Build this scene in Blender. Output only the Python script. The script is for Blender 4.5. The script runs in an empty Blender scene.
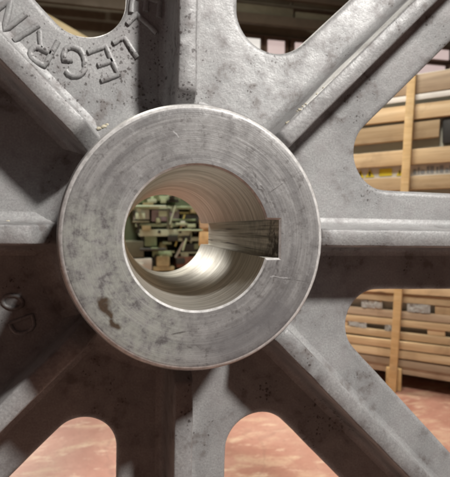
import bpy, bmesh, math, random
from mathutils import Vector, Matrix, noise as mnoise

random.seed(7)
scene = bpy.context.scene
COL = scene.collection
MM = 0.001
HC = 0.6142                      # height of the wheel axis above the floor

# ------------------------------------------------------------------ camera
cam_d = bpy.data.cameras.new('camera')
cam = bpy.data.objects.new('camera', cam_d)
COL.objects.link(cam)
cam.location = (-0.0396, -0.2443, HC + 0.00564)
YAW, PIT = 0.219, -0.0235
fwd = Vector((math.sin(YAW) * math.cos(PIT), math.cos(YAW) * math.cos(PIT), math.sin(PIT)))
cam.rotation_euler = fwd.to_track_quat('-Z', 'Y').to_euler()
cam_d.sensor_fit = 'HORIZONTAL'
cam_d.sensor_width = 36.0
cam_d.lens = 36.0
cam_d.clip_start = 0.01
cam_d.clip_end = 100
cam_d.dof.use_dof = True
cam_d.dof.focus_distance = 0.30
cam_d.dof.aperture_fstop = 20.0
scene.camera = cam

# ------------------------------------------------------------------ world, near hall lamp and added fill lamps
world = bpy.data.worlds.new('World')
scene.world = world
world.use_nodes = True
bg = world.node_tree.nodes['Background']
bg.inputs['Color'].default_value = (1.0, 0.64, 0.63, 1)
bg.inputs['Strength'].default_value = 0.040

def lamp(name, loc, target, power, size, color, size_y=None, spread=180):
    d = bpy.data.lights.new(name, 'AREA')
    d.energy = power
    d.color = color
    d.shape = 'DISK' if size_y is None else 'RECTANGLE'
    d.size = size
    if size_y: d.size_y = size_y
    d.spread = math.radians(spread)          # beam angle, set narrow to cut light bounced off the floor
    o = bpy.data.objects.new(name, d)
    COL.objects.link(o)
    o.location = loc
    o.rotation_euler = (Vector(target) - Vector(loc)).to_track_quat('-Z', 'Y').to_euler()
    return o

lamp('hall_lamp_near', (1.62, -2.45, HC + 2.70), (0.15, 0.1, HC + 0.35), 9.6, 0.36, (1.0, 0.965, 0.925), spread=36)
lamp('crate_fill_light', (0.10, 0.40, 2.35), (0.97, 1.40, 0.55), 7.4, 0.7, (1.0, 0.94, 0.82), spread=76)  # added fill, lights the crate front and the floor beside it
lamp('background_fill_light', (-0.6, 2.2, 3.6), (0.2, 3.0, 0.5), 112, 0.7, (1.0, 0.95, 0.84))  # added fill for the floor and background behind the wheel

lamp('bore_fill_light', (-2.1, 4.8, 2.9), (0, 0.15, HC), 150, 1.6, (1.0, 0.95, 0.88))  # added fill, shines into the bore and keyway from behind

vs = scene.view_settings
vs.view_transform = 'Standard'
vs.look = 'None'
vs.exposure = 0.0
vs.gamma = 1.0
vs.use_curve_mapping = False
scene.render.engine = 'CYCLES'
scene.cycles.filter_width = 2.4
scene.cycles.max_bounces = 5
scene.cycles.diffuse_bounces = 3
scene.cycles.glossy_bounces = 3

# ------------------------------------------------------------------ helpers
def link(name, mesh, mats, parent=None, label=None, cat=None, group=None, kind=None):
    o = bpy.data.objects.new(name, mesh)
    COL.objects.link(o)
    if mats is not None:
        for m in (mats if isinstance(mats, (list, tuple)) else [mats]):
            if len(mesh.materials) < 8: mesh.materials.append(m)
    if parent is not None: o.parent = parent
    props(o, label, cat, group, kind)
    return o

def props(o, label=None, cat=None, group=None, kind=None):
    if label: o['label'] = label
    if cat: o['category'] = cat
    if group: o['group'] = group
    if kind: o['kind'] = kind

def empty(name, loc=(0, 0, 0), rz=0, label=None, cat=None, group=None):
    o = bpy.data.objects.new(name, None)
    COL.objects.link(o)
    o.location = loc
    o.rotation_euler = (0, 0, rz)
    o.empty_display_size = 0.1
    props(o, label, cat, group)
    return o

def bm_mesh(bm, name, smooth=None, recalc=True):
    if recalc: bmesh.ops.recalc_face_normals(bm, faces=bm.faces[:])
    me = bpy.data.meshes.new(name)
    bm.to_mesh(me)
    bm.free()
    if smooth is not None:
        me.polygons.foreach_set('use_smooth', [True] * len(me.polygons))
        if smooth < 180: me.set_sharp_from_angle(angle=math.radians(smooth))
    return me

def box_mesh(name, sx, sy, sz, bev=0.002, seg=2, jitter=0.0, rnd=None):
    """box centred on x, y with its base at z = 0, edges rounded, corners slightly uneven"""
    bm = bmesh.new()
    bmesh.ops.create_cube(bm, size=1.0)
    for v in bm.verts:
        v.co = Vector((v.co.x * sx, v.co.y * sy, (v.co.z + 0.5) * sz))
        if jitter:
            r = rnd or random
            v.co += Vector([r.uniform(-jitter, jitter) for _ in range(3)])
    if bev:
        bmesh.ops.bevel(bm, geom=bm.edges[:], offset=bev, segments=seg, affect='EDGES', profile=0.6)
    return bm_mesh(bm, name, 40)

def box(name, loc, size, mat, parent, bev=0.002, rot=(0, 0, 0), jitter=0.0, **kw):
    o = link(name, box_mesh(name, *size, bev=bev, jitter=jitter), mat, parent, **kw)
    o.location = loc
    o.rotation_euler = rot
    return o

def cyl(name, loc, r, h, mat, parent, rot=(0, 0, 0), seg=28, bev=0.003, r2=None, **kw):
    bm = bmesh.new()
    bmesh.ops.create_cone(bm, cap_ends=True, segments=seg, radius1=r, radius2=r if r2 is None else r2, depth=h)
    es = [e for e in bm.edges if len(e.link_faces) == 2 and max(len(f.verts) for f in e.link_faces) > 4]
    if bev: bmesh.ops.bevel(bm, geom=es, offset=bev, segments=2, affect='EDGES')
    o = link(name, bm_mesh(bm, name, 40), mat, parent, **kw)
    o.location = loc
    o.rotation_euler = rot
    return o

# ------------------------------------------------------------------ node material helper
class NT:
    def __init__(self, name):
        self.m = bpy.data.materials.new(name)
        self.m.use_nodes = True
        self.t = self.m.node_tree
        self.n = self.t.nodes
        self.b = self.n['Principled BSDF']
    def node(self, typ, **props_):
        nd = self.n.new(typ)
        for k, v in props_.items(): setattr(nd, k, v)
        return nd
    def set(self, sock, val):
        if isinstance(val, bpy.types.NodeSocket): self.t.links.new(val, sock)
        elif isinstance(val, (tuple, list)) and sock.type == 'RGBA' and len(val) == 3: sock.default_value = (*val, 1)
        else: sock.default_value = val
    def coord(self, which='Object'):
        return self.node('ShaderNodeTexCoord').outputs[which]
    def mapping(self, vec, scale=(1, 1, 1), loc=(0, 0, 0), rot=(0, 0, 0)):
        nd = self.node('ShaderNodeMapping')
        self.set(nd.inputs['Vector'], vec)
        nd.inputs['Scale'].default_value = scale
        nd.inputs['Location'].default_value = loc
        nd.inputs['Rotation'].default_value = rot
        return nd.outputs[0]
    def noise(self, vec, scale, detail=4, rough=0.55, dist=0.0):
        nd = self.node('ShaderNodeTexNoise')
        self.set(nd.inputs['Vector'], vec)
        nd.inputs['Scale'].default_value = scale
        nd.inputs['Detail'].default_value = detail
        nd.inputs['Roughness'].default_value = rough
        nd.inputs['Distortion'].default_value = dist
        return nd.outputs['Fac']
    def voronoi(self, vec, scale, feature='F1', rnd=1.0):
        nd = self.node('ShaderNodeTexVoronoi', feature=feature)
        self.set(nd.inputs['Vector'], vec)
        nd.inputs['Scale'].default_value = scale
        nd.inputs['Randomness'].default_value = rnd
        return nd.outputs
    def ramp(self, fac, *stops):
        nd = self.node('ShaderNodeValToRGB')
        self.set(nd.inputs['Fac'], fac)
        e = nd.color_ramp.elements
        while len(e) < len(stops): e.new(0.5)
        for el, (p, c) in zip(e, stops):
            el.position = p
            el.color = (c, c, c, 1) if not isinstance(c, (tuple, list)) else (*c, 1)
        return nd.outputs['Color']
    def math(self, op, a, b=0.0, c=0.0, clamp=False):
        nd = self.node('ShaderNodeMath', operation=op, use_clamp=clamp)
        self.set(nd.inputs[0], a)
        self.set(nd.inputs[1], b)
        self.set(nd.inputs[2], c)
        return nd.outputs[0]
    def mix(self, fac, a, b, blend='MIX'):
        nd = self.node('ShaderNodeMix', data_type='RGBA', blend_type=blend)
        self.set(nd.inputs[0], fac)
        self.set(nd.inputs[6], a)
        self.set(nd.inputs[7], b)
        return nd.outputs[2]
    def maprange(self, v, a, b, c=0.0, d=1.0):
        nd = self.node('ShaderNodeMapRange', clamp=True)
        self.set(nd.inputs['Value'], v)
        for k, x in zip(('From Min', 'From Max', 'To Min', 'To Max'), (a, b, c, d)): nd.inputs[k].default_value = x
        return nd.outputs[0]
    def sep(self, vec):
        nd = self.node('ShaderNodeSeparateXYZ')
        self.set(nd.inputs[0], vec)
        return nd.outputs
    def comb(self, x=0.0, y=0.0, z=0.0):
        nd = self.node('ShaderNodeCombineXYZ')
        self.set(nd.inputs[0], x); self.set(nd.inputs[1], y); self.set(nd.inputs[2], z)
        return nd.outputs[0]
    def vmath(self, op, a, b=(0, 0, 0), out=0):
        nd = self.node('ShaderNodeVectorMath', operation=op)
        self.set(nd.inputs[0], a)
        self.set(nd.inputs[1], b)
        return nd.outputs[out]
    def segment(self, p, a, b, w):
        """1 near the segment a-b of the x-z plane, fading over the width w"""
        a, b = Vector(a), Vector(b)
        d = b - a
        pa = self.vmath('SUBTRACT', p, tuple(a))
        dot = self.vmath('DOT_PRODUCT', pa, tuple(d), out=1)
        h = self.math('DIVIDE', dot, d.dot(d), clamp=True)
        nd = self.node('ShaderNodeVectorMath', operation='SCALE')
        nd.inputs[0].default_value = d
        self.set(nd.inputs['Scale'], h)
        dist = self.vmath('DISTANCE', pa, nd.outputs[0], out=1)
        return self.maprange(dist, w, w * 0.3)
    def bump(self, h, strength, dist, normal=None):
        nd = self.node('ShaderNodeBump')
        self.set(nd.inputs['Height'], h)
        nd.inputs['Strength'].default_value = strength
        nd.inputs['Distance'].default_value = dist
        if normal is not None: self.set(nd.inputs['Normal'], normal)
        return nd.outputs[0]
    def out(self, **kw):
        for k, v in kw.items(): self.set(self.b.inputs[k.replace('_', ' ')], v)
        return self.m

# ------------------------------------------------------------------ materials of the wheel
def mat_cast(name='grey_cast_iron'):
    t = NT(name)
    p = t.coord()
    grain = t.noise(p, 700, 2, 0.7)
    mid = t.noise(p, 95, 3, 0.65)
    big = t.noise(p, 24, 3, 0.6)
    base = t.ramp(grain, (0.28, (0.28, 0.28, 0.277)), (0.5, (0.355, 0.355, 0.35)), (0.74, (0.45, 0.45, 0.445)))
    col = t.mix(t.maprange(mid, 0.40, 0.68, 0, 0.62), base, t.mix(0.6, base, (0.27, 0.24, 0.242)))
    col = t.mix(t.maprange(big, 0.44, 0.62, 0, 0.7), col, t.mix(0.55, col, (0.18, 0.185, 0.185)))
    # pits: ragged open pores of the sand casting, thick in some patches and round the lettering
    sx = t.sep(p)
    flat = t.comb(sx[0], 0.0, sx[2])
    rough_patch = t.segment(flat, (-0.075, 0, 0.125), (-0.010, 0, 0.118), 0.062)
    q = t.vmath('ADD', p, t.vmath('MULTIPLY', t.node_col(p, 420), (0.0030, 0.0030, 0.0030)))
    v = t.voronoi(q, 360)
    patch = t.math('MAXIMUM', t.maprange(big, 0.51, 0.68), t.math('MULTIPLY', rough_patch, t.maprange(mid, 0.36, 0.56, 0.25, 1.25)))
    size = t.math('MULTIPLY', t.math('MULTIPLY', t.sep(v['Color'])[0], 0.46), patch)
    pit = t.maprange(t.math('SUBTRACT', v['Distance'], size), 0.05, -0.10)
    col = t.mix(t.math('MULTIPLY', pit, 0.80), col, (0.055, 0.045, 0.042))
    # smears of old brown grease
    grease = t.math('MULTIPLY', t.maprange(mid, 0.53, 0.66), t.maprange(big, 0.50, 0.60))
    col = t.mix(t.math('MULTIPLY', grease, 0.42), col, (0.10, 0.075, 0.06))
    h = t.math('ADD', t.math('MULTIPLY', grain, 0.5), t.math('MULTIPLY', mid, 1.5))
    return t.out(Base_Color=col, Roughness=t.maprange(mid, 0.3, 0.7, 0.42, 0.60), Metallic=0.10, Normal=t.bump(h, 0.5, 0.0006))

def _node_col(self, vec, scale):
    nd = self.node('ShaderNodeTexNoise')
    self.set(nd.inputs['Vector'], vec)
    nd.inputs['Scale'].default_value = scale
    nd.inputs['Detail'].default_value = 2
    return nd.outputs['Color']
NT.node_col = _node_col

CAST = mat_cast()

def polar(t, p):
    s = t.sep(p)
    r = t.math('SQRT', t.math('ADD', t.math('MULTIPLY', s[0], s[0]), t.math('MULTIPLY', s[2], s[2])))
    th = t.math('ARCTAN2', s[2], s[0])
    return s, r, th

def mat_face():
    t = NT('turned_steel_face')
    p = t.coord()
    s, r, th = polar(t, p)
    flat = t.comb(s[0], 0.0, s[2])
    rings = t.noise(t.comb(t.math('MULTIPLY', r, 620), t.math('MULTIPLY', th, 0.6), 0.0), 1.0, 3, 0.7)
    wide = t.noise(t.comb(t.math('MULTIPLY', r, 160), t.math('MULTIPLY', th, 0.9), 3.0), 1.0, 2, 0.6)
    cloud = t.noise(p, 40, 5, 0.72, 0.15)
    cloud2 = t.noise(p, 130, 4, 0.75, 0.1)
    speck = t.noise(p, 620, 2, 0.7)
    base = t.ramp(rings, (0.28, (0.28, 0.275, 0.27)), (0.52, (0.39, 0.385, 0.378)), (0.75, (0.51, 0.505, 0.495)))
    base = t.mix(t.maprange(wide, 0.46, 0.64, 0, 0.62), base, (0.17, 0.165, 0.165))
    base = t.mix(t.maprange(cloud, 0.46, 0.62, 0, 0.62), base, (0.16, 0.152, 0.15))
    base = t.mix(t.maprange(cloud2, 0.54, 0.68, 0, 0.50), base, (0.50, 0.50, 0.495))
    base = t.mix(t.maprange(cloud2, 0.44, 0.34, 0, 0.55), base, (0.11, 0.10, 0.095))
    base = t.mix(t.maprange(speck, 0.58, 0.74, 0, 0.6), base, (0.13, 0.12, 0.115))
    # greenish oil film on the lower left of the face
    film = t.math('MULTIPLY', t.segment(flat, (-0.055, 0, -0.005), (-0.030, 0, -0.052), 0.034), t.maprange(cloud2, 0.40, 0.56))
    base = t.mix(t.math('MULTIPLY', film, 0.62), base, (0.50, 0.52, 0.46))
    patch = t.segment(flat, (0.018, 0, -0.060), (0.046, 0, -0.044), 0.015)
    base = t.mix(t.math('MULTIPLY', patch, 0.6), base, (0.20, 0.195, 0.20))
    # rust spot
    wob2 = t.vmath('ADD', flat, t.vmath('MULTIPLY', t.vmath('SUBTRACT', t.node_col(p, 300), (0.5, 0.5, 0.5)), (0.002, 0, 0.002)))
    wob = t.vmath('ADD', flat, t.vmath('MULTIPLY', t.vmath('SUBTRACT', t.node_col(p, 120), (0.5, 0.5, 0.5)), (0.012, 0, 0.012)))
    rust = t.math('MAXIMUM', t.segment(wob, (-0.0510, 0, -0.0345), (-0.0460, 0, -0.0410), 0.0036), t.segment(wob, (-0.0450, 0, -0.0445), (-0.0440, 0, -0.0475), 0.0034))
    base = t.mix(t.math('MULTIPLY', rust, 0.95), base, t.mix(speck, (0.022, 0.011, 0.005), (0.09, 0.05, 0.02)))
    # scratches and scribed lines
    dark = None
    for a, b, w in (((0.0415, -0.0215), (0.0690, -0.0255), 0.00045), ((0.040, 0.026), (0.060, 0.040), 0.00035), ((0.026, 0.040), (0.0400, 0.0205), 0.0011), ((0.036, 0.030), (0.0425, 0.0165), 0.0009), ((0.046, -0.012), (0.043, -0.024), 0.0012),
                    ((-0.014, -0.0525), (0.0005, -0.0500), 0.0007), ((-0.006, -0.0600), (0.008, -0.0615), 0.0010)):
        m = t.segment(wob if w > 0.0008 else flat, (a[0], 0, a[1]), (b[0], 0, b[1]), w)
        dark = m if dark is None else t.math('MAXIMUM', dark, m)
    brk = t.maprange(cloud2, 0.40, 0.58)
    dark = t.math('MULTIPLY', dark, brk)
    base = t.mix(t.math('MULTIPLY', dark, 0.75), base, (0.09, 0.08, 0.075))
    light = None
    for a, b, w in (((-0.0140, 0.0575), (-0.0118, 0.0545), 0.0005), ((0.0415, -0.0212), (0.052, -0.0225), 0.00035), ((-0.0715, -0.0165), (-0.0690, -0.0155), 0.0009),
                    ((-0.0705, -0.0185), (-0.0685, -0.0178), 0.0008)):
        m = t.segment(wob2, (a[0], 0, a[1]), (b[0], 0, b[1]), w)
        light = m if light is None else t.math('MAXIMUM', light, m)
    base = t.mix(t.math('MULTIPLY', light, 0.5), base, (0.75, 0.75, 0.75))
    h = t.math('ADD', t.math('MULTIPLY', rings, 0.6), t.math('MULTIPLY', cloud2, 0.7))
    rough = t.math('ADD', t.maprange(cloud, 0.35, 0.65, 0.36, 0.56), t.math('MULTIPLY', rust, 0.3))
    return t.out(Base_Color=base, Roughness=rough, Metallic=t.math('MULTIPLY', t.math('SUBTRACT', 1.0, rust), 0.30), Normal=t.bump(h, 0.5, 0.0005))

FACE = mat_face()

def mat_edge():
    t = NT('bright_turned_edge')
    p = t.coord()
    n = t.noise(p, 240, 4, 0.7)
    return t.out(Base_Color=t.ramp(n, (0.35, (0.55, 0.54, 0.52)), (0.6, (0.86, 0.85, 0.83))), Metallic=0.2, Roughness=0.34)
EDGE = mat_edge()

def mat_bore():
    t = NT('bored_steel')
    p = t.coord()
    s, r, th = polar(t, p)
    rings = t.noise(t.comb(t.math('MULTIPLY', s[1], 420), t.math('MULTIPLY', th, 0.35), 0.0), 1.0, 4, 0.7)
    band = t.noise(t.comb(t.math('MULTIPLY', s[1], 60), t.math('MULTIPLY', th, 0.7), 7.0), 1.0, 3, 0.6)
    cl = t.noise(p, 70, 5, 0.65, 0.5)
    base = t.ramp(rings, (0.36, (0.30, 0.29, 0.25)), (0.50, (0.56, 0.545, 0.49)), (0.64, (0.76, 0.75, 0.71)))
    base = t.mix(t.maprange(band, 0.45, 0.7, 0, 0.45), base, (0.34, 0.315, 0.25))
    base = t.mix(t.maprange(cl, 0.55, 0.75, 0, 0.5), base, (0.34, 0.31, 0.24))
    h = t.math('ADD', rings, t.math('MULTIPLY', band, 0.8))
    return t.out(Base_Color=base, Metallic=0.62, Roughness=t.maprange(band, 0.3, 0.7, 0.34, 0.50), Normal=t.bump(h, 0.8, 0.0006))
BORE = mat_bore()

def mat_key():
    t = NT('broached_keyway_steel')
    p = t.coord()
    s = t.sep(p)
    lines = t.noise(t.comb(t.math('MULTIPLY', s[2], 420), t.math('MULTIPLY', s[1], 5), 0.0), 1.0, 3, 0.7)
    blotch = t.noise(p, 120, 5, 0.7)
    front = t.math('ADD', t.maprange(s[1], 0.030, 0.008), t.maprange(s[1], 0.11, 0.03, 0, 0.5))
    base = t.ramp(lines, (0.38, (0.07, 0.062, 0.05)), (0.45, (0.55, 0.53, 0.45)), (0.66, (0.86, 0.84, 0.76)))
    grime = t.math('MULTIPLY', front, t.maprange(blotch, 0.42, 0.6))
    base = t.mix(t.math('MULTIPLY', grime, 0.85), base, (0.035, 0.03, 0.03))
    return t.out(Base_Color=base, Metallic=0.12, Roughness=0.45, Normal=t.bump(lines, 0.5, 0.0006))
KEY = mat_key()

def plain(name, col, rough=0.5, var=0.25, scale=30, metallic=0.0, bump=0.1, bd=0.002):
    t = NT(name)
    p = t.coord()
    n = t.noise(p, scale, 6, 0.65, 0.4)
    n2 = t.noise(p, scale * 7, 3, 0.6)
    c = t.mix(t.maprange(n, 0.35, 0.7, 0, var), col, tuple(x * 0.45 for x in col))
    c = t.mix(t.maprange(n2, 0.55, 0.8, 0, var * 0.8), c, tuple(min(1, x * 1.5 + 0.03) for x in col))
    return t.out(Base_Color=c, Roughness=t.maprange(n, 0.3, 0.7, rough - 0.08, rough + 0.1), Metallic=metallic, Normal=t.bump(n2, bump, bd))

YELLOW_FLASH = plain('yellowed_filler', (0.58, 0.53, 0.40), 0.6, 0.5, 200)

# ================================================================== floor and wall
def mat_floor():
    t = NT('worn_red_painted_concrete')
    p = t.coord('Object')
    a = t.noise(p, 3.0, 7, 0.65, 0.6)
    st = t.noise(t.mapping(p, (7, 15, 1), rot=(0, 0, 0.25)), 1.0, 5, 0.62, 0.2)
    fine = t.noise(p, 60, 5, 0.7)
    col = t.ramp(a, (0.34, (0.34, 0.155, 0.115)), (0.52, (0.43, 0.225, 0.17)), (0.70, (0.50, 0.30, 0.23)))
    col = t.mix(t.maprange(st, 0.51, 0.62, 0, 0.6), col, (0.56, 0.40, 0.28))
    col = t.mix(t.maprange(fine, 0.52, 0.75, 0, 0.5), col, (0.28, 0.13, 0.10))
    crack = t.maprange(t.voronoi(t.vmath('ADD', p, t.vmath('MULTIPLY', t.node_col(p, 9), (0.12, 0.12, 0.0))), 2.2, 'DISTANCE_TO_EDGE')['Distance'], 0.010, 0.003)
    col = t.mix(t.math('MULTIPLY', crack, 0.16), col, (0.16, 0.09, 0.07))
    grit = t.maprange(t.noise(p, 150, 2, 0.7), 0.62, 0.70)
    col = t.mix(t.math('MULTIPLY', grit, 0.5), col, (0.13, 0.09, 0.075))
    dust = t.maprange(t.noise(t.mapping(p, (14, 26, 1), rot=(0, 0, -0.3)), 1.0, 4, 0.65, 0.1), 0.56, 0.68)
    col = t.mix(t.math('MULTIPLY', dust, 0.5), col, (0.70, 0.56, 0.42))
    return t.out(Base_Color=col, Roughness=t.maprange(a, 0.3, 0.7, 0.42, 0.62), Normal=t.bump(t.math('ADD', fine, st), 0.25, 0.003))
FLOOR = mat_floor()

bm = bmesh.new()
bmesh.ops.create_grid(bm, x_segments=1, y_segments=1, size=1.0)
for v in bm.verts: v.co = Vector((v.co.x * 9, v.co.y * 9 + 1.0, 0))
link('floor', bm_mesh(bm, 'floor'), FLOOR, kind='structure')

WALLM = plain('dark_olive_wall', (0.30, 0.27, 0.20), 0.7, 0.5, 3)
wall = link('wall', box_mesh('wall', 14, 0.2, 5.2, bev=0), WALLM, kind='structure')
wall.location = (1.0, 6.35, 0)

def mat_pane(name, col, s):
    t = NT(name)
    p = t.coord()
    n = t.noise(p, 4, 4, 0.6)
    c = t.mix(t.maprange(n, 0.35, 0.7, 0, 0.4), col, tuple(x * 0.7 for x in col))
    t.set(t.b.inputs['Emission Color'], c)
    t.set(t.b.inputs['Emission Strength'], s)
    return t.out(Base_Color=(0.5, 0.5, 0.5), Roughness=0.2)
PANE_W = mat_pane('daylit_white_glass', (1.0, 0.95, 0.88), 0.85)
PANE_P = mat_pane('daylit_pink_glass', (0.95, 0.74, 0.70), 0.62)
FRAME = plain('brown_window_frame', (0.22, 0.155, 0.11), 0.6, 0.4, 8)

def window(x, z, w, h, mat):
    f = box('window', (x, -0.13, z), (w + 0.14, 0.05, h + 0.14), FRAME, wall, bev=0.006)
    box('pane', (0, -0.035, 0.07), (w, 0.03, h), mat, f, bev=0.003)
for x, z, w, h, m in ((1.72 - 1, 3.13, 0.40, 0.20, PANE_W), (2.17 - 1, 3.13, 0.26, 0.20, PANE_P), (2.60 - 1, 3.13, 0.26, 0.20, PANE_P),
                      (4.80 - 1, 3.01, 0.50, 0.165, PANE_P), (4.92 - 1, 3.285, 0.40, 0.15, PANE_P), (5.42 - 1, 3.01, 0.50, 0.165, PANE_P), (5.42 - 1, 3.285, 0.40, 0.15, PANE_P)):
    window(x, z, w, h, m)

# dark storage rack in front of the wall
RACK = plain('dark_brown_rack_steel', (0.19, 0.155, 0.11), 0.6, 0.4, 6)
RACK2 = plain('olive_rack_load', (0.26, 0.24, 0.16), 0.7, 0.5, 5)
rack = empty('storage_rack', (1.9, 5.7, 0), 0, 'tall dark brown storage rack along the back wall', 'rack')
for x in (-4.0, -1.5, 2.0): box('upright', (x, 0, 0), (0.10, 0.12, 4.6), RACK, rack, bev=0.006)
for z, h in ((0.25, 0.12), (1.3, 0.12), (2.35, 0.12), (3.36, 0.13), (3.72, 0.07), (4.0, 0.14), (4.36, 0.10)):
    box('beam', (-1.0, -0.07, z), (6.1, 0.05, h), RACK, rack, bev=0.006)
rnd = random.Random(3)
x = -3.7
while x < 1.3:
    w = rnd.uniform(0.5, 1.1)
    for z, hm in ((3.56, 0.14), (3.82, 0.16), (4.16, 0.18)):
        o = box('bundle', (x + w / 2, 0.05, z - 0.06), (w * 0.96, 0.18, hm * rnd.uniform(0.7, 1.0)), RACK2, rack, bev=0.01)
    x += w

# cream sloping brace seen over the lettering
CREAM = plain('cream_painted_steel', (0.74, 0.62, 0.36), 0.5, 0.25, 4)
br = link('roof_brace', box_mesh('roof_brace', 2.7, 0.16, 0.34, bev=0.01), CREAM, None,
          'cream painted sloping roof brace behind the raised lettering', 'brace')
br.location = (-1.355, 5.35, 2.926)
br.rotation_euler = (0, math.radians(27.2), 0)

# ================================================================== the wheel
ROLL = math.radians(-0.8)
wheel = empty('spoked_wheel', (0, 0, HC), 0, 'big grey cast iron spoked wheel with turned hub, keyed bore and raised lettering', 'wheel')
wheel.rotation_euler = (0, -ROLL, 0)      # turns the spokes a little clockwise in view

def ring_surface(profile, n=192, closed_profile=False):
    """surface of revolution about the y axis from (radius, y) points in mm"""
    bm = bmesh.new()
    rows = []
    for r, y in profile:
        rows.append([bm.verts.new((r * MM * math.cos(2 * math.pi * k / n), y * MM, r * MM * math.sin(2 * math.pi * k / n))) for k in range(n)])
    cnt = len(rows)
    for i in range(cnt if closed_profile else cnt - 1):
        a, b = rows[i], rows[(i + 1) % cnt]
        for k in range(n):
            bm.faces.new((a[k], a[(k + 1) % n], b[(k + 1) % n], b[k]))
    return bm

R_HUB, R_BORE, L_HUB = 74.5, 40.0, 225.0
# cast outside of the hub, both ends, drafted, with the fillet into the web
prof = [(R_HUB - 0.05, 4.9), (R_HUB + 0.5, 8.0)]
half = [(75.6, 16), (77.0, 34), (78.6, 52), (80.2, 66), (81.8, 77), (84.0, 86), (87.5, 92.5), (92.5, 97.0), (99.0, 99.4), (107.0, 100.4)]
prof += half
prof += [(107.0, 124.6)] + [(r, L_HUB - y) for r, y in half[::-1][1:]] + [(R_HUB + 0.5, L_HUB - 8.0), (R_HUB - 0.05, L_HUB - 4.9)]
bm = ring_surface(prof)
for v in bm.verts:                                   # hand-moulded unevenness away from the turned ends
    y = v.co.y / MM
    k = max(0.0, min(1.0, (min(y, L_HUB - y) - 6) / 30))
    d = Vector((v.co.x, 0, v.co.z)).normalized()
    v.co += d * (0.0011 * k * mnoise.noise(v.co * 35))
hub = link('hub', bm_mesh(bm, 'hub', 45), CAST, wheel)

# bore outline with the keyway at three o'clock
KW, KD = 10.9, 46.6
def bore_outline(off=0.0):
    r = R_BORE + off
    a0 = math.asin((KW + off) / r)
    pts = [(KD + off, -KW - off), (KD + off, -KW * 0.5), (KD + off, 0.0), (KD + off, KW * 0.5), (KD + off, KW + off)]
    n = 170
    for k in range(n + 1):
        a = a0 + (2 * math.pi - 2 * a0) * k / n
        pts.append((r * math.cos(a), r * math.sin(a)))
    return pts

def face_mesh(y, sgn):
    """turned end face with its small chamfers towards the bore and the outside"""
    inner0, inner1 = bore_outline(0.0), bore_outline(1.1)
    bm = bmesh.new()
    def row(pts, yy): return [bm.verts.new((a * MM, yy * MM, b * MM)) for a, b in pts]
    def scaled(rad): return [(rad * a / math.hypot(a, b), rad * b / math.hypot(a, b)) for a, b in inner1]
    rows = [row(inner0, y + sgn * 1.1), row(inner1, y)]
    for rad in (52, 57, 62, 66, R_HUB - 4.2): rows.append(row(scaled(rad), y))
    for rad, dy in ((R_HUB - 3.4, 0.18), (R_HUB - 2.3, 0.75), (R_HUB - 1.2, 1.9), (R_HUB - 0.4, 3.3), (R_HUB, 5.0)): rows.append(row(scaled(rad), y + sgn * dy))
    n = len(inner0)
    for i in range(len(rows) - 1):
        for k in range(n):
            f = bm.faces.new((rows[i][k], rows[i][(k + 1) % n], rows[i + 1][(k + 1) % n], rows[i + 1][k]))
            f.material_index = 1 if i in (0, len(rows) - 4, len(rows) - 5) else 0
    return bm_mesh(bm, 'turned_face', 32)
link('turned_face', face_mesh(0.0, 1), [FACE, EDGE], hub, label='bare turned steel end face of the hub with scratches and a rust spot')
link('turned_face', face_mesh(L_HUB, -1), [FACE, EDGE], hub)

def wall_mesh(name, pts, y0, y1, ny=24, closed=False):
    bm = bmesh.new()
    rows = []
    for j in range(ny + 1):
        yy = y0 + (y1 - y0) * j / ny
        rows.append([bm.verts.new((a * MM, yy * MM, b * MM)) for a, b in pts])
    n = len(pts)
    for j in range(ny):
        for k in range(n - 1):
            bm.faces.new((rows[j][k], rows[j][k + 1], rows[j + 1][k + 1], rows[j + 1][k]))
    return bm_mesh(bm, name, 30)
out0 = bore_outline(0.0)
link('bore', wall_mesh('bore', out0[5:], 1.1, L_HUB - 1.1), BORE, hub, label='bright bored steel bore through the hub')
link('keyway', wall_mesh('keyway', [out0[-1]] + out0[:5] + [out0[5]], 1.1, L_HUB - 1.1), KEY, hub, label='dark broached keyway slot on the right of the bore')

# ---- arms: eight sectors of the web, each an arm that widens into its neighbours at the hub
AW, RF, Y0, Y1 = 42.6, 29.0, 100.0, 125.0
SEC = math.pi / 8
R_IN, R_OUT = 566.0, 614.0
def arm_outline(RF):
    cd = (AW + RF) / math.sin(SEC)
    cx, cy = cd * math.cos(SEC), AW + RF
    pts, nor = [], []
    na = 22
    a_start, a_end = SEC + math.pi, 1.5 * math.pi
    for k in range(na + 1):
        a = a_start + (a_end - a_start) * k / na
        pts.append((cx + RF * math.cos(a), cy + RF * math.sin(a)))
        nor.append((math.cos(a), math.sin(a)))
    x = cx
    while x < R_IN + 10:
        x += 12
        pts.append((x, AW + 0.45 * mnoise.noise(Vector((x * 0.03, 3, 0)))))
        nor.append((0, -1))
    return pts, nor

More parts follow.
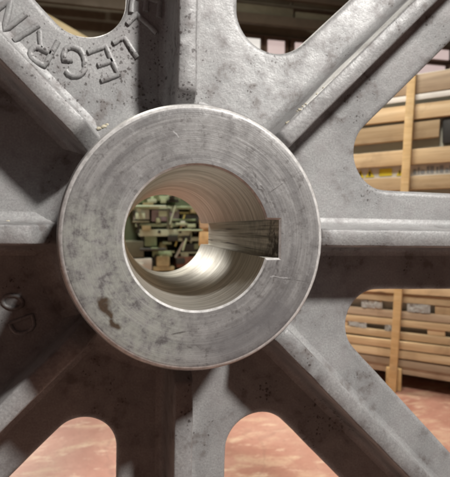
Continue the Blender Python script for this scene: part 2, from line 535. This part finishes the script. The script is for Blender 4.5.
def arm_mesh(rf_up, rf_down):
    bm = bmesh.new()
    prof = ((5.0, Y0), (2.6, Y0 + 0.5), (0.9, Y0 + 1.8), (0.0, Y0 + 4.6), (0.0, Y1 - 4.6), (0.9, Y1 - 1.8), (2.6, Y1 - 0.5), (5.0, Y1))
    sides = []
    for s, rf in ((1, rf_up), (-1, rf_down)):
        pts, nor = arm_outline(rf)
        rows = []
        for off, y in prof:
            rows.append([bm.verts.new(((p[0] + n[0] * off) * MM, y * MM, s * (p[1] + n[1] * off) * MM)) for p, n in zip(pts, nor)])
        for i in range(len(rows) - 1):
            for k in range(len(pts) - 1):
                bm.faces.new((rows[i][k], rows[i][k + 1], rows[i + 1][k + 1], rows[i + 1][k]))
        sides.append(rows)
    x0 = 62.0
    for yy, idx in ((Y0, 0), (Y1, -1)):
        a = bm.verts.new((x0 * MM, yy * MM, x0 * math.tan(SEC) * MM))
        b = bm.verts.new((x0 * MM, yy * MM, -x0 * math.tan(SEC) * MM))
        bm.faces.new([a] + sides[0][idx] + sides[1][idx][::-1] + [b])
    return bm_mesh(bm, 'arm', 35)

def rib_mesh(seed):
    """drafted rib standing on the arm, fillets at its foot, cut back at the hub end"""
    half = [(17.5, Y0 + 0.4), (13.0, Y0 - 0.6), (10.4, Y0 - 2.6), (8.8, Y0 - 6.0), (8.1, Y0 - 11), (6.7, Y0 - 41), (6.3, Y0 - 43.4), (5.7, Y0 - 44.5), (4.9, Y0 - 45)]
    sec = half + [(-a, b) for a, b in half[::-1]]
    bm = bmesh.new()
    rows = []
    st = [(78, .42), (86, .60), (92, .78), (95.5, .92), (97.5, .985), (99.5, 1.0)]
    x = 99.5
    while x < R_IN + 6:
        x += 6
        st.append((x, 1.0))
    for x, k in st:
        row = []
        for j, (a, b) in enumerate(sec):
            q = Vector((x * 0.06, j * 0.35, seed * 9.1))
            top = max(0.0, min(1.0, (Y0 - b) / 45))
            da = (0.40 * mnoise.noise(q) + 0.15 * mnoise.noise(q * 4)) * (0.35 + 0.65 * top)
            db = 0.25 * top * mnoise.noise(Vector((x * 0.05, seed * 3.3, 1.7))) + 0.08 * top * mnoise.noise(q * 5)
            row.append(bm.verts.new((x * MM, (Y0 - (Y0 - b) * k + db) * MM, (a + da) * MM)))
        rows.append(row)
    for i in range(len(rows) - 1):
        for j in range(len(sec) - 1):
            bm.faces.new((rows[i][j], rows[i + 1][j], rows[i + 1][j + 1], rows[i][j + 1]))
    bm.faces.new(rows[0])
    return bm_mesh(bm, 'rib', 38)

WINDOW_RADIUS = [31.0, 31.8, 29.0, 29.0, 29.0, 24.5, 28.0, 29.0]     # window k lies between arm k and arm k + 1
rot = lambda a: Matrix.Rotation(-a, 4, 'Y')       # angle a counter-clockwise from three o'clock, seen from the camera
def baked(me, a):
    m2 = me.copy()
    m2.transform(rot(a))
    return m2
arms = {}
for k in range(8):
    a = k * math.pi / 4
    o = link('arm', baked(arm_mesh(WINDOW_RADIUS[k], WINDOW_RADIUS[k - 1]), a - math.radians(0.7)), CAST, wheel)
    arms[k] = o
    r1 = rib_mesh(k + 1)
    r1.transform(rot(a))
    link('rib', r1, CAST, o)
    r2 = rib_mesh(k + 31)
    r2.transform(Matrix.Translation((0, (Y0 + Y1) * MM, 0)) @ Matrix.Scale(-1, 4, (0, 1, 0)))
    r2.flip_normals()
    r2.transform(rot(a))
    link('rib', r2, CAST, o)

rim_prof = [(R_IN + 4, 42), (R_IN, 47), (R_IN - 2, 100), (R_IN - 2, 125), (R_IN, 178), (R_IN + 4, 183), (R_OUT - 3, 183), (R_OUT, 180), (R_OUT, 45), (R_OUT - 3, 42)]
link('rim', bm_mesh(ring_surface(rim_prof, 160, True), 'rim', 40), CAST, wheel)

# ---- raised letters: ridges laid along the strokes of each letter on the web
GLYPH = {
    'E': [[(0.62, 0), (0, 0), (0, 1), (0.62, 1)], [(0, 0.5), (0.5, 0.5)]],
    'L': [[(0, 1), (0, 0), (0.55, 0)]],
    'G': [[(0.66, 0.80), (0.58, 0.92), (0.44, 1.0), (0.28, 0.99), (0.12, 0.90), (0.02, 0.72), (0, 0.5), (0.03, 0.28), (0.13, 0.10), (0.29, 0.01), (0.46, 0.0), (0.60, 0.08), (0.67, 0.22), (0.68, 0.44), (0.40, 0.44)]],
    'R': [[(0, 0), (0, 1), (0.36, 1), (0.52, 0.95), (0.61, 0.84), (0.62, 0.70), (0.55, 0.57), (0.40, 0.50), (0, 0.50)], [(0.36, 0.50), (0.66, 0)]],
    'I': [[(0, 0), (0, 1)]],
    'N': [[(0, 0), (0, 1), (0.70, 0), (0.70, 1)]],
    'O': [[(0.34 + 0.34 * math.cos(t * math.pi / 9), 0.5 + 0.5 * math.sin(t * math.pi / 9)) for t in range(19)]],
    'D': [[(0, 0), (0, 1), (0.30, 1), (0.50, 0.92), (0.62, 0.74), (0.66, 0.5), (0.62, 0.26), (0.50, 0.08), (0.30, 0), (0, 0)]],
}
def letter(ch, org, up_px, size, arm, wid=1.95):
    """org: lower left corner of the letter (x, z in mm on the web); up_px: the way its top points (image x right, y down)"""
    u = Vector((up_px[0], -up_px[1])).normalized()
    t = Vector((u.y, -u.x))
    cu = bpy.data.curves.new('letter', 'CURVE')
    cu.dimensions = '3D'
    cu.bevel_depth = wid * MM
    cu.bevel_resolution = 3
    cu.use_fill_caps = True
    for st in GLYPH[ch]:
        sp = cu.splines.new('POLY')
        # resample so that the ridge can be uneven
        dense = []
        for i in range(len(st) - 1):
            for q in range(5): dense.append(tuple(st[i][c] + (st[i + 1][c] - st[i][c]) * q / 5 for c in (0, 1)))
        dense.append(st[-1])
        sp.points.add(len(dense) - 1)
        for pnt, (a, b) in zip(sp.points, dense):
            w = Vector(org) + (t * a + u * b) * size
            wob = Vector((mnoise.noise(Vector((w.x * .25, w.y * .25, 1))), mnoise.noise(Vector((w.x * .25, w.y * .25, 5))))) * 0.35
            pnt.co = ((w.x + wob.x) * MM, (Y0 + 0.15) * MM, (w.y + wob.y) * MM, 1)
            pnt.radius = 1.0 + 0.22 * mnoise.noise(Vector((w.x * .4, w.y * .4, 9)))
    tmp = bpy.data.objects.new('tmp', cu)
    me = bpy.data.meshes.new_from_object(tmp)
    bpy.data.objects.remove(tmp)
    bpy.data.curves.remove(cu)
    me.name = 'letter'
    for v in me.vertices: v.co.y = max(Y0 * MM + (v.co.y - Y0 * MM) * 1.25, (Y0 - 1.75) * MM)
    me.polygons.foreach_set('use_smooth', [True] * len(me.polygons))
    me.materials.clear()
    me.materials.append(CAST)
    return link('letter', me, None, arm)

LETTERS = [  # character, lower left corner on the web (mm), up direction in view, height (mm), arm
    ('E', (-32.8, 177.4), (1.0, 0.08), 20.0, 2), ('L', (-30.0, 164.5), (0.76, 0.64), 19.5, 2), ('L', (-39.5, 146.8), (0.58, 0.81), 17.5, 3),
    ('E', (-52.5, 139.0), (0.42, 0.90), 22.0, 3), ('G', (-68.0, 137.0), (0.10, 1.0), 21.0, 3), ('R', (-85.6, 139.5), (-0.43, 0.90), 20.5, 3),
    ('I', (-98.4, 149.8), (-0.79, 0.61), 21.0, 3), ('N', (-106.9, 156.7), (-0.72, 0.69), 19.5, 3),
    ('O', (-122.9, -40.6), (0.96, 0.25), 13.5, 4), ('D', (-119.8, -62.2), (0.93, -0.36), 15.5, 5),
]
cr_, sr_ = math.cos(-ROLL), math.sin(-ROLL)
def unroll(x, z): return (x * cr_ - z * sr_, x * sr_ + z * cr_)      # straight up in the hall -> turned with the wheel
for ch, org, up, size, k in LETTERS: letter(ch, unroll(*org), up, size, arms[k], 1.5 if k > 3 else 2.1)

# ---- lumps of yellowed filler in the corners by the hub
def lump(pts, k, mat=YELLOW_FLASH, seed=0):
    bm = bmesh.new()
    for x, y, z, r in pts:
        ret = bmesh.ops.create_icosphere(bm, subdivisions=2, radius=r * 0.68 * MM)
        for v in ret['verts']:
            v.co = Vector((v.co.x * 1.5, v.co.y * 0.6, v.co.z)) * (1 + 0.7 * mnoise.noise(v.co * 900 + Vector((seed, x, z))))
            v.co += Vector((x, y, z)) * MM
    return link('filler_lump', bm_mesh(bm, 'filler_lump', 180), mat, arms[k])
lump([(-58.8, 97.5, 77.6, 1.7), (-55.2, 98.0, 79.0, 2.1), (-52.8, 98.4, 80.6, 1.2)], 3, seed=1)
rnd = random.Random(5)
for c0, n in (((69.8, 78.9), 5), ((82.0, 92.4), 5), ((95.6, 103.6), 3), ((104.0, 112.5), 2)):
    lump([(c0[0] + d, 57.6, c0[1] + d + rnd.uniform(-0.5, 0.5), rnd.uniform(0.7, 1.5)) for d in [rnd.uniform(-3.4, 3.4) for _ in range(n)]], 1, seed=c0[0])
lump([(-119.0, 93.5, 8.5, 1.3)], 4, seed=3)

# ================================================================== slatted crate with the machine inside
def mat_wood(name, a, b, c):
    t = NT(name)
    p = t.coord()
    info = t.node('ShaderNodeObjectInfo').outputs['Random']
    off = t.comb(t.math('MULTIPLY', info, 17.0), t.math('MULTIPLY', info, 5.0), t.math('MULTIPLY', info, 31.0))
    q = t.vmath('ADD', p, off)
    g = t.noise(t.mapping(q, (2.2, 40, 40)), 1.0, 6, 0.65, 0.8)
    g2 = t.noise(t.mapping(q, (9, 190, 190)), 1.0, 3, 0.6)
    blot = t.noise(q, 6, 5, 0.6, 0.5)
    col = t.ramp(g, (0.30, a), (0.52, b), (0.75, c))
    col = t.mix(t.maprange(g2, 0.55, 0.78, 0, 0.4), col, tuple(x * 0.5 for x in a))
    col = t.mix(t.math('MULTIPLY', t.maprange(blot, 0.52, 0.72), 0.55), col, (0.20, 0.125, 0.075))
    v = t.voronoi(t.mapping(q, (4.5, 1, 13)), 1.0)
    knot = t.maprange(v['Distance'], 0.11, 0.05)
    col = t.mix(t.math('MULTIPLY', knot, 0.85), col, (0.085, 0.04, 0.02))
    val = t.math('ADD', 0.72, t.math('MULTIPLY', info, 0.45))
    col = t.mix(1.0, col, t.comb(val, val, val), 'MULTIPLY')
    return t.out(Base_Color=col, Roughness=0.62, Normal=t.bump(t.math('ADD', g, t.math('MULTIPLY', g2, 0.5)), 0.4, 0.002))
WOOD = mat_wood('rough_yellow_pine', (0.50, 0.35, 0.19), (0.63, 0.47, 0.28), (0.75, 0.60, 0.40))
WOOD_L = mat_wood('pale_pine_batten', (0.58, 0.37, 0.16), (0.72, 0.50, 0.24), (0.80, 0.61, 0.34))

WOOD_G = mat_wood('weathered_grey_pine', (0.30, 0.22, 0.15), (0.42, 0.32, 0.22), (0.55, 0.44, 0.32))
CR = math.radians(-43)
crate = empty('slatted_crate', (0.965, 1.310, 0), CR, 'tall crate of rough tan pine slats with a leaning pale batten on its front', 'crate')
rnd = random.Random(11)
W = 1.9
def slat(z0, z1, x0=-0.885, x1=W / 2, y=0.0, th=0.022, mat=WOOD):
    o = box('slat', ((x0 + x1) / 2, y + rnd.uniform(-.008, .006), z0), (x1 - x0, th, z1 - z0), mat, crate, bev=0.003, jitter=0.003)
    o.rotation_euler = (0, rnd.uniform(-.009, .009), 0)
    return o
UP = 0.614
for z0, z1, x1 in ((0.062, 0.088, W / 2), (0.091, 0.118, W / 2), (0.121, 0.153, W / 2), (0.157, 0.188, W / 2), (0.191, 0.222, W / 2), (0.246, 0.272, W / 2), (0.275, 0.302, W / 2),
                   (0.336, 0.368, W / 2), (0.371, 0.402, W / 2), (0.43, 0.495, W / 2), (0.53, 0.595, W / 2),
                   (0.62, 0.69, W / 2), (0.762, 0.812, W / 2), (0.859, 0.914, W / 2), (0.947, 1.007, 0.165), (1.025, 1.082, W / 2), (1.117, 1.185, W / 2)):
    slat(z0, z1, x1=x1, mat=rnd.choice((WOOD, WOOD, WOOD_L, WOOD_G)))
for z in (0.30, 0.62, 0.95): slat(z, z + 0.07, y=0.845)
for x in (-0.842, 0.90):
    box('corner_post', (x, 0.055, 0.0), (0.08, 0.08, 1.20), WOOD, crate, bev=0.004)
    box('corner_post', (x, 0.80, 0.0), (0.08, 0.08, 1.20), WOOD, crate, bev=0.004)
for x, z, w in ((-0.20, 0.222, 0.07), (-0.06, 0.300, 0.05), (0.16, 0.222, 0.06), (0.20, 0.300, 0.09), (0.13, 0.690, 0.08), (-0.26, 0.300, 0.08)):
    box('spacer_block', (x, 0.004, z), (w, 0.022, 0.036), WOOD, crate, bev=0.002)
for x in (-0.6, 0.6):
    box('skid', (x, 0.42, 0.0), (0.09, 0.80, 0.06), WOOD, crate, bev=0.004)
b = box('batten', (0.015, -0.046, 0.0), (0.028, 0.026, 1.215), WOOD_L, crate, bev=0.003, jitter=0.002)
b.rotation_euler = (0, math.radians(2.9), 0)
box('foot_block', (0.016, -0.021, 0.0), (0.056, 0.020, 0.085), WOOD_L, crate, bev=0.004)

PALEGREEN = plain('pale_grey_green_paint', (0.52, 0.53, 0.46), 0.45, 0.3, 5)
DARK = plain('black_rubber', (0.03, 0.03, 0.03), 0.6, 0.3, 20)
WHITE = plain('white_print_film', (0.80, 0.79, 0.76), 0.4, 0.15, 20)
YEL = plain('yellow_print', (0.80, 0.66, 0.05), 0.45, 0.15, 30)
GREYP = plain('grey_print', (0.33, 0.36, 0.40), 0.5, 0.2, 30)
FILM = plain('clear_wrinkled_wrap', (0.88, 0.87, 0.84), 0.22, 0.15, 25, bump=0.9, bd=0.01)

mach = empty('crated_machine', (0.965, 1.310, 0), CR, 'pale grey green machine cabinet standing inside the slatted crate', 'machine')
box('cabinet', (0.03, 0.325, 0.065), (1.62, 0.60, 1.14), PALEGREEN, mach, bev=0.012)
box('cover', (0.215, 0.012, 0.925), (0.085, 0.03, 0.095), DARK, mach, bev=0.01)
lab = box('label_strip', (0.09, 0.021, 0.814), (0.50, 0.006, 0.046), WHITE, mach, bev=0.001, label='white print strip with yellow warning triangles')
def tri(x, w, h):
    bm = bmesh.new()
    f = bm.faces.new([bm.verts.new(c) for c in ((x - w / 2, 0, 0.007), (x + w / 2, 0, 0.007), (x, 0, 0.007 + h))])
    r = bmesh.ops.extrude_face_region(bm, geom=[f])
    for v in r['geom']:
        if isinstance(v, bmesh.types.BMVert): v.co.y -= 0.002
    o = link('warning_triangle', bm_mesh(bm, 'warning_triangle'), YEL, lab)
    o.location = (0, -0.0034, 0)
    p = box('printed_mark', (x, -0.0068, 0.012), (w * 0.18, 0.001, h * 0.5), DARK, lab, bev=0)
tri(-0.178, 0.036, 0.033)
tri(-0.066, 0.024, 0.024)
tri(-0.215, 0.030, 0.033)
box('yellow_panel', (-0.118, -0.0045, 0.009), (0.048, 0.002, 0.028), YEL, lab, bev=0)
for dx, w, h in ((0.0, 0.010, 0.018), (0.014, 0.006, 0.024), (0.028, 0.014, 0.012), (0.046, 0.008, 0.026), (0.060, 0.012, 0.026), (0.078, 0.006, 0.022), (0.092, 0.012, 0.026), (0.110, 0.010, 0.014), (0.125, 0.012, 0.024)):
    box('printed_mark', (-0.012 + dx, -0.0045, 0.010), (w, 0.002, h), GREYP, lab, bev=0)

def crumpled(name, x0, x1, z0, z1, y, mat, parent, seed, n=46, m=5):
    """strip of crumpled wrap: a sheet with folds, thickened"""
    bm = bmesh.new()
    g = []
    for i in range(n + 1):
        row = []
        for j in range(m + 1):
            a, b = i / n, j / m
            q = Vector((a * 14, b * 2.2, seed))
            edge = 0.004 * mnoise.noise(Vector((a * 20, seed, 4 + j)))
            row.append(bm.verts.new((x0 + (x1 - x0) * a, y + 0.006 * mnoise.noise(q * 1.7) + 0.004 * mnoise.noise(q * 4), z0 + (z1 - z0) * b + edge)))
        g.append(row)
    for i in range(n):
        for j in range(m): bm.faces.new((g[i][j], g[i + 1][j], g[i + 1][j + 1], g[i][j + 1]))
    bmesh.ops.solidify(bm, geom=bm.faces[:], thickness=0.0015)
    return link(name, bm_mesh(bm, name, 30), mat, parent)
wrap = empty('plastic_wrap', (0.965, 1.310, 0), CR, 'crumpled whitish plastic wrap showing between the low slats of the crate', 'wrap')
for k, (x0, x1, z0, z1) in enumerate(((-0.34, -0.24, 0.304, 0.334), (-0.11, -0.03, 0.306, 0.332), (0.06, 0.14, 0.304, 0.335), (0.26, 0.42, 0.303, 0.334), (-0.16, -0.09, 0.224, 0.244), (-0.02, 0.008, 0.222, 0.246), (0.29, 0.42, 0.226, 0.245))):
    crumpled('sheet', x0, x1, z0, z1, -0.012, FILM, wrap, k + 1, n=16)
strip = link('white_strap', box_mesh('white_strap', 0.62, 0.004, 0.020, bev=0.001), WHITE, None, 'thin white strap lying across the upper crate slats', 'strap')
strip.location = (0.965 + 0.10 * math.cos(CR) + math.sin(CR) * 0.0165, 1.310 + 0.10 * math.sin(CR) - math.cos(CR) * 0.0165, 1.093)
strip.rotation_euler = (0, 0, CR)

# ================================================================== green machine tool seen through the bore
G1 = plain('light_green_enamel', (0.46, 0.54, 0.36), 0.4, 0.3, 6)
G2 = plain('pale_green_enamel', (0.54, 0.62, 0.46), 0.4, 0.3, 6)
G3 = plain('mid_green_enamel', (0.26, 0.33, 0.19), 0.45, 0.4, 6)
GD = plain('dark_green_enamel', (0.12, 0.15, 0.085), 0.5, 0.4, 6)
W1 = plain('off_white_enamel', (0.62, 0.62, 0.56), 0.45, 0.3, 6)
P1 = plain('mauve_grey_panel', (0.36, 0.30, 0.33), 0.5, 0.3, 6)
Y1 = plain('yellow_brass_rod', (0.58, 0.50, 0.16), 0.35, 0.3, 10)
T1 = plain('tan_painted_motor', (0.46, 0.40, 0.22), 0.5, 0.6, 14)
K1 = plain('oily_black_iron', (0.030, 0.030, 0.024), 0.5, 0.3, 10)
K2 = plain('dark_olive_guard', (0.11, 0.11, 0.07), 0.55, 0.4, 10)
R1 = plain('rusty_red_cover', (0.26, 0.12, 0.08), 0.55, 0.4, 8)
O1 = plain('orange_reflection', (0.72, 0.30, 0.06), 0.45, 0.3, 8)
tool = empty('machine_tool', (0.25, 3.10, 0), 0, 'green machine tool with rails and an orange block imitating a reflection, seen through the bore', 'machine tool')
box('base', (0.0, 0.25, 0.0), (1.5, 0.55, 0.24), GD, tool, bev=0.02)
box('column', (0.0, 0.42, 0.23), (1.25, 0.16, 0.82), GD, tool, bev=0.015)
box('rail', (-0.045, 0.150, 0.816), (0.300, 0.44, 0.035), G1, tool, bev=0.006)
box('rail', (0.001, 0.140, 0.755), (0.536, 0.44, 0.025), G1, tool, bev=0.006)
box('side_plate', (-0.170, 0.150, 0.681), (0.107, 0.44, 0.071), W1, tool, bev=0.006)
box('panel', (-0.002, 0.150, 0.666), (0.200, 0.44, 0.085), P1, tool, bev=0.006)
box('guide_rod', (0.173, 0.170, 0.720), (0.150, 0.44, 0.018), Y1, tool, bev=0.006)
box('motor_block', (0.180, 0.120, 0.659), (0.136, 0.44, 0.057), K1, tool, bev=0.006)
box('rail', (-0.060, 0.150, 0.627), (0.300, 0.44, 0.025), G1, tool, bev=0.006)
box('rail', (-0.010, 0.110, 0.560), (0.357, 0.44, 0.050), G2, tool, bev=0.006)
box('slide', (-0.110, 0.120, 0.489), (0.086, 0.44, 0.071), G3, tool, bev=0.006)
box('guard', (-0.228, 0.100, 0.411), (0.136, 0.44, 0.114), K2, tool, bev=0.006)
box('rail', (0.155, 0.140, 0.524), (0.229, 0.44, 0.028), G2, tool, bev=0.006)
box('bracket', (0.201, 0.140, 0.439), (0.136, 0.44, 0.064), K1, tool, bev=0.006)
box('tray', (-0.174, 0.100, 0.318), (0.143, 0.44, 0.085), W1, tool, bev=0.006)
box('leg_panel', (-0.070, 0.140, 0.176), (0.050, 0.44, 0.284), K1, tool, bev=0.006)
box('gear_cover', (0.144, 0.130, 0.333), (0.136, 0.44, 0.078), R1, tool, bev=0.006)
box('reflection_block', (0.290, 0.080, 0.530), (0.060, 0.44, 0.120), O1, tool, bev=0.006)  # orange block standing in for a reflection on the bore wall
box('motor', (-0.025, -0.02, 0.345), (0.095, 0.24, 0.075), T1, tool, bev=0.012)
cyl('motor_neck', (-0.020, -0.02, 0.48), 0.040, 0.07, T1, tool, r2=0.022)
box('motor_foot', (-0.02, 0.02, 0.315), (0.15, 0.30, 0.03), T1, tool, bev=0.004)
cyl('hand_lever', (0.12, -0.08, 0.50), 0.010, 0.22, W1, tool, rot=(0, 0.5, 0), bev=0.002)
cyl('hand_lever', (-0.19, -0.08, 0.62), 0.010, 0.26, K1, tool, rot=(0, -0.3, 0), bev=0.002)
for x in (-0.20, -0.05, 0.10, 0.21): cyl('bolt', (x, -0.10, 0.592), 0.012, 0.03, K1, tool, rot=(math.pi / 2, 0, 0), bev=0.002, seg=6)
rnd = random.Random(23)
mats = [G1, G2, G2, G3, G3, K1, K2, W1, Y1, T1]
names = ['valve_block', 'cable_duct', 'clamp', 'gear_box', 'switch_box']
for k in range(70):                                   # fittings of the machine
    x, z = rnd.uniform(-0.30, 0.28), rnd.uniform(0.30, 0.86)
    m = rnd.choice(mats)
    if rnd.random() < 0.35:
        cyl('pipe', (x, rnd.uniform(-0.16, -0.05), z), rnd.uniform(0.004, 0.011), rnd.uniform(0.06, 0.24), m, tool, rot=(0, rnd.choice((0, 0.3, 1.571, 1.571)), 0), bev=0, seg=12)
    else:
        w, h = rnd.uniform(0.02, 0.085), rnd.uniform(0.012, 0.045)
        box(rnd.choice(names), (x, rnd.uniform(-0.13, -0.04), z), (w, rnd.uniform(0.04, 0.10), h), m, tool, bev=0.003)
